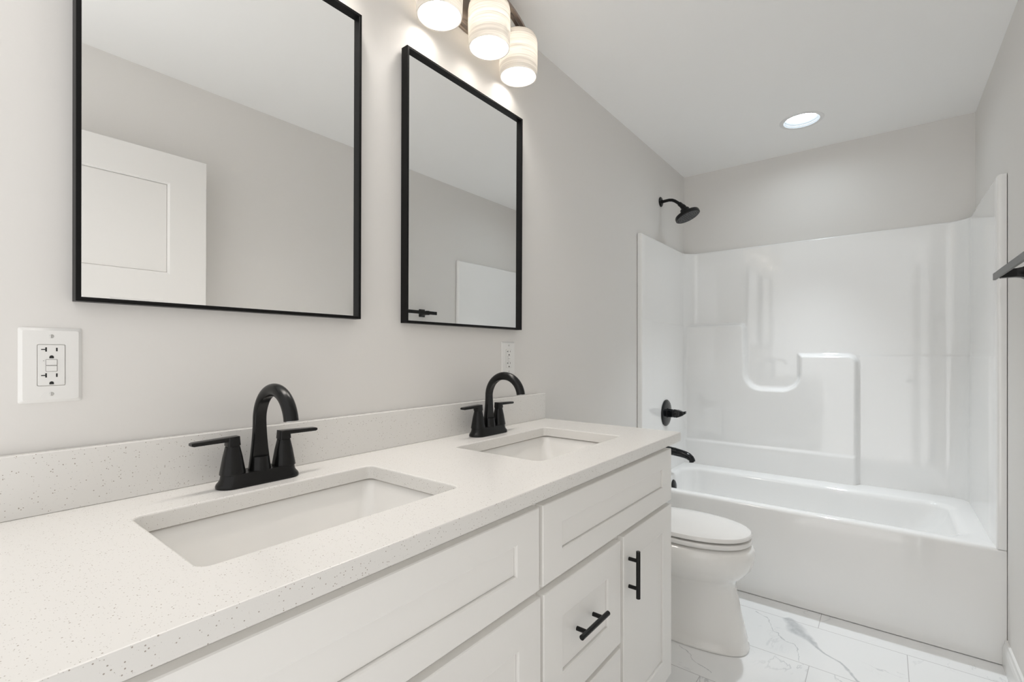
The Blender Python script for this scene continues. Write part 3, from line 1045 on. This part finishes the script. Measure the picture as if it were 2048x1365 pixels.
# ------------------------------------------------------------------ toilet
tl = thing('toilet', 'white elongated toilet with closed lid between vanity and tub', 'toilet', (2.02, -0.35, 0))
TXC = 2.022
def T(o):
    o.location = (-2.02, 0.35, 0)
    return o
def egg(hw, y0, y1, z, n=56, p=2.25, back=0.62):
    """egg outline: front tip at y0 (most negative), back at y1, widest at 'back' fraction"""
    yc = y0 + (y1 - y0) * 0.52
    out = []
    for k in range(n):
        a = 2 * pi * k / n
        cx, cy = cos(a), sin(a)
        ex = abs(cx) ** (2 / p) * (1 if cx >= 0 else -1)
        ey = abs(cy) ** (2 / p) * (1 if cy >= 0 else -1)
        L_ = (y1 - yc) if ey > 0 else (yc - y0)
        out.append(Vector((TXC + hw * ex, yc + L_ * ey, z)))
    return out
bm = new()
rings = [egg(0.112, -0.684, -0.10, 0.0, p=2.6), egg(0.117, -0.690, -0.095, 0.003, p=2.6), egg(0.117, -0.690, -0.095, 0.014, p=2.6), egg(0.113, -0.685, -0.10, 0.018, p=2.6),
         egg(0.112, -0.683, -0.10, 0.045, p=2.6), egg(0.108, -0.674, -0.10, 0.085, p=2.6), egg(0.104, -0.665, -0.10, 0.127, p=2.5), egg(0.102, -0.656, -0.10, 0.168, p=2.5), egg(0.103, -0.648, -0.10, 0.208, p=2.5),
         egg(0.108, -0.640, -0.10, 0.240, p=2.4), egg(0.118, -0.641, -0.09, 0.262, p=2.35), egg(0.134, -0.652, -0.08, 0.280, p=2.3), egg(0.152, -0.674, -0.07, 0.300, p=2.25), egg(0.166, -0.695, -0.06, 0.325, p=2.2),
         egg(0.174, -0.707, -0.06, 0.355, p=2.2), egg(0.176, -0.711, -0.06, 0.385, p=2.2), egg(0.174, -0.708, -0.06, 0.405, p=2.2), egg(0.168, -0.700, -0.06, 0.4165, p=2.2), egg(0.158, -0.690, -0.06, 0.4205, p=2.2)]
loft(bm, rings)
T(link('bowl', bm, porc_m, tl, smooth=True, auto=60))
bm = new()
loft(bm, [egg(0.158, -0.690, -0.22, 0.4275, p=2.15), egg(0.164, -0.697, -0.215, 0.4285, p=2.15), egg(0.1665, -0.700, -0.215, 0.432, p=2.15), egg(0.1665, -0.700, -0.215, 0.441, p=2.15), egg(0.164, -0.697, -0.215, 0.446, p=2.15), egg(0.156, -0.688, -0.22, 0.447, p=2.15)])
for s in (-1, 1):
    box(bm, (TXC + s * 0.1 - 0.012, -0.60, 0.4205), (TXC + s * 0.1 + 0.012, -0.57, 0.430), 0.002)
T(link('seat', bm, seat_m, tl, smooth=True, auto=40))
bm = new()
loft(bm, [egg(0.155, -0.685, -0.215, 0.4530, p=2.15), egg(0.162, -0.694, -0.21, 0.4535, p=2.15), egg(0.166, -0.6985, -0.205, 0.457, p=2.15), egg(0.166, -0.6985, -0.205, 0.465, p=2.15), egg(0.163, -0.695, -0.208, 0.471, p=2.15),
          egg(0.152, -0.682, -0.215, 0.475, p=2.15), egg(0.11, -0.62, -0.25, 0.478, p=2.1), egg(0.05, -0.52, -0.32, 0.4795, p=2.0)])
for s in (-1, 1):
    box(bm, (TXC + s * 0.07 - 0.01, -0.635, 0.4465), (TXC + s * 0.07 + 0.01, -0.61, 0.4535), 0.001)
T(link('lid', bm, seat_m, tl, smooth=True, auto=40))
for s in (-1, 1):
    bm = new()
    box(bm, (TXC + s * 0.075 - 0.02, -0.225, 0.424), (TXC + s * 0.075 + 0.02, -0.185, 0.462), 0.006, 3)
    T(link('hinge', bm, seat_m, tl, smooth=True, auto=40))
bm = new()
loft(bm, [rrect(TXC - 0.165, TXC + 0.165, -0.185, -0.020, 0.03, 0.36), rrect(TXC - 0.185, TXC + 0.185, -0.195, -0.014, 0.03, 0.40), rrect(TXC - 0.20, TXC + 0.20, -0.205, -0.012, 0.03, 0.72)])
T(link('tank', bm, porc_m, tl, smooth=True, auto=40))
bm = new()
loft(bm, [rrect(TXC - 0.205, TXC + 0.205, -0.212, -0.010, 0.03, 0.7205), rrect(TXC - 0.21, TXC + 0.21, -0.216, -0.010, 0.03, 0.727), rrect(TXC - 0.21, TXC + 0.21, -0.216, -0.010, 0.03, 0.742), rrect(TXC - 0.203, TXC + 0.203, -0.210, -0.014, 0.028, 0.750)])
T(link('tank_lid', bm, porc_m, tl, smooth=True, auto=40))
bm = new()
lathe(bm, [(0.012, 0.0), (0.012, 0.012)], (TXC - 0.14, -0.2045, 0.66), (0, -1, 0), n=20)
box(bm, (TXC - 0.15, -0.216, 0.653), (TXC - 0.07, -0.224, 0.666), 0.003)
T(link('flush_lever', bm, chrome_m, tl, smooth=True, auto=40))

# ------------------------------------------------------------------ towel bar on the right wall
TZ = 1.462
tb = thing('towel_bar', 'flat black towel bar on the right wall beside the tub', 'towel bar', (1.93, -W, TZ))
def TB(o):
    o.location = (-1.93, W, -TZ)
    return o
bm = new()
box(bm, (1.600, -1.4135, TZ - 0.0115), (2.268, -1.4215, TZ + 0.0115), 0.0008)
TB(link('bar', bm, black_m, tb))
for x in (1.675, 2.190):
    bm = new()
    rings = []
    for yy, hw, hh in ((-W + 0.0005, 0.027, 0.027), (-W + 0.004, 0.027, 0.027), (-W + 0.008, 0.0215, 0.0215), (-W + 0.016, 0.0165, 0.0165), (-W + 0.030, 0.0150, 0.0140), (-W + 0.052, 0.0150, 0.0140), (-W + 0.0655, 0.0150, 0.0145)):
        rings.append([Vector((x + p.x, yy, TZ + p.y)) for p in rrect(-hw, hw, -hh, hh, 0.003, 0, 3)])
    loft(bm, rings)
    TB(link('post', bm, black_m, tb, smooth=True, auto=30))
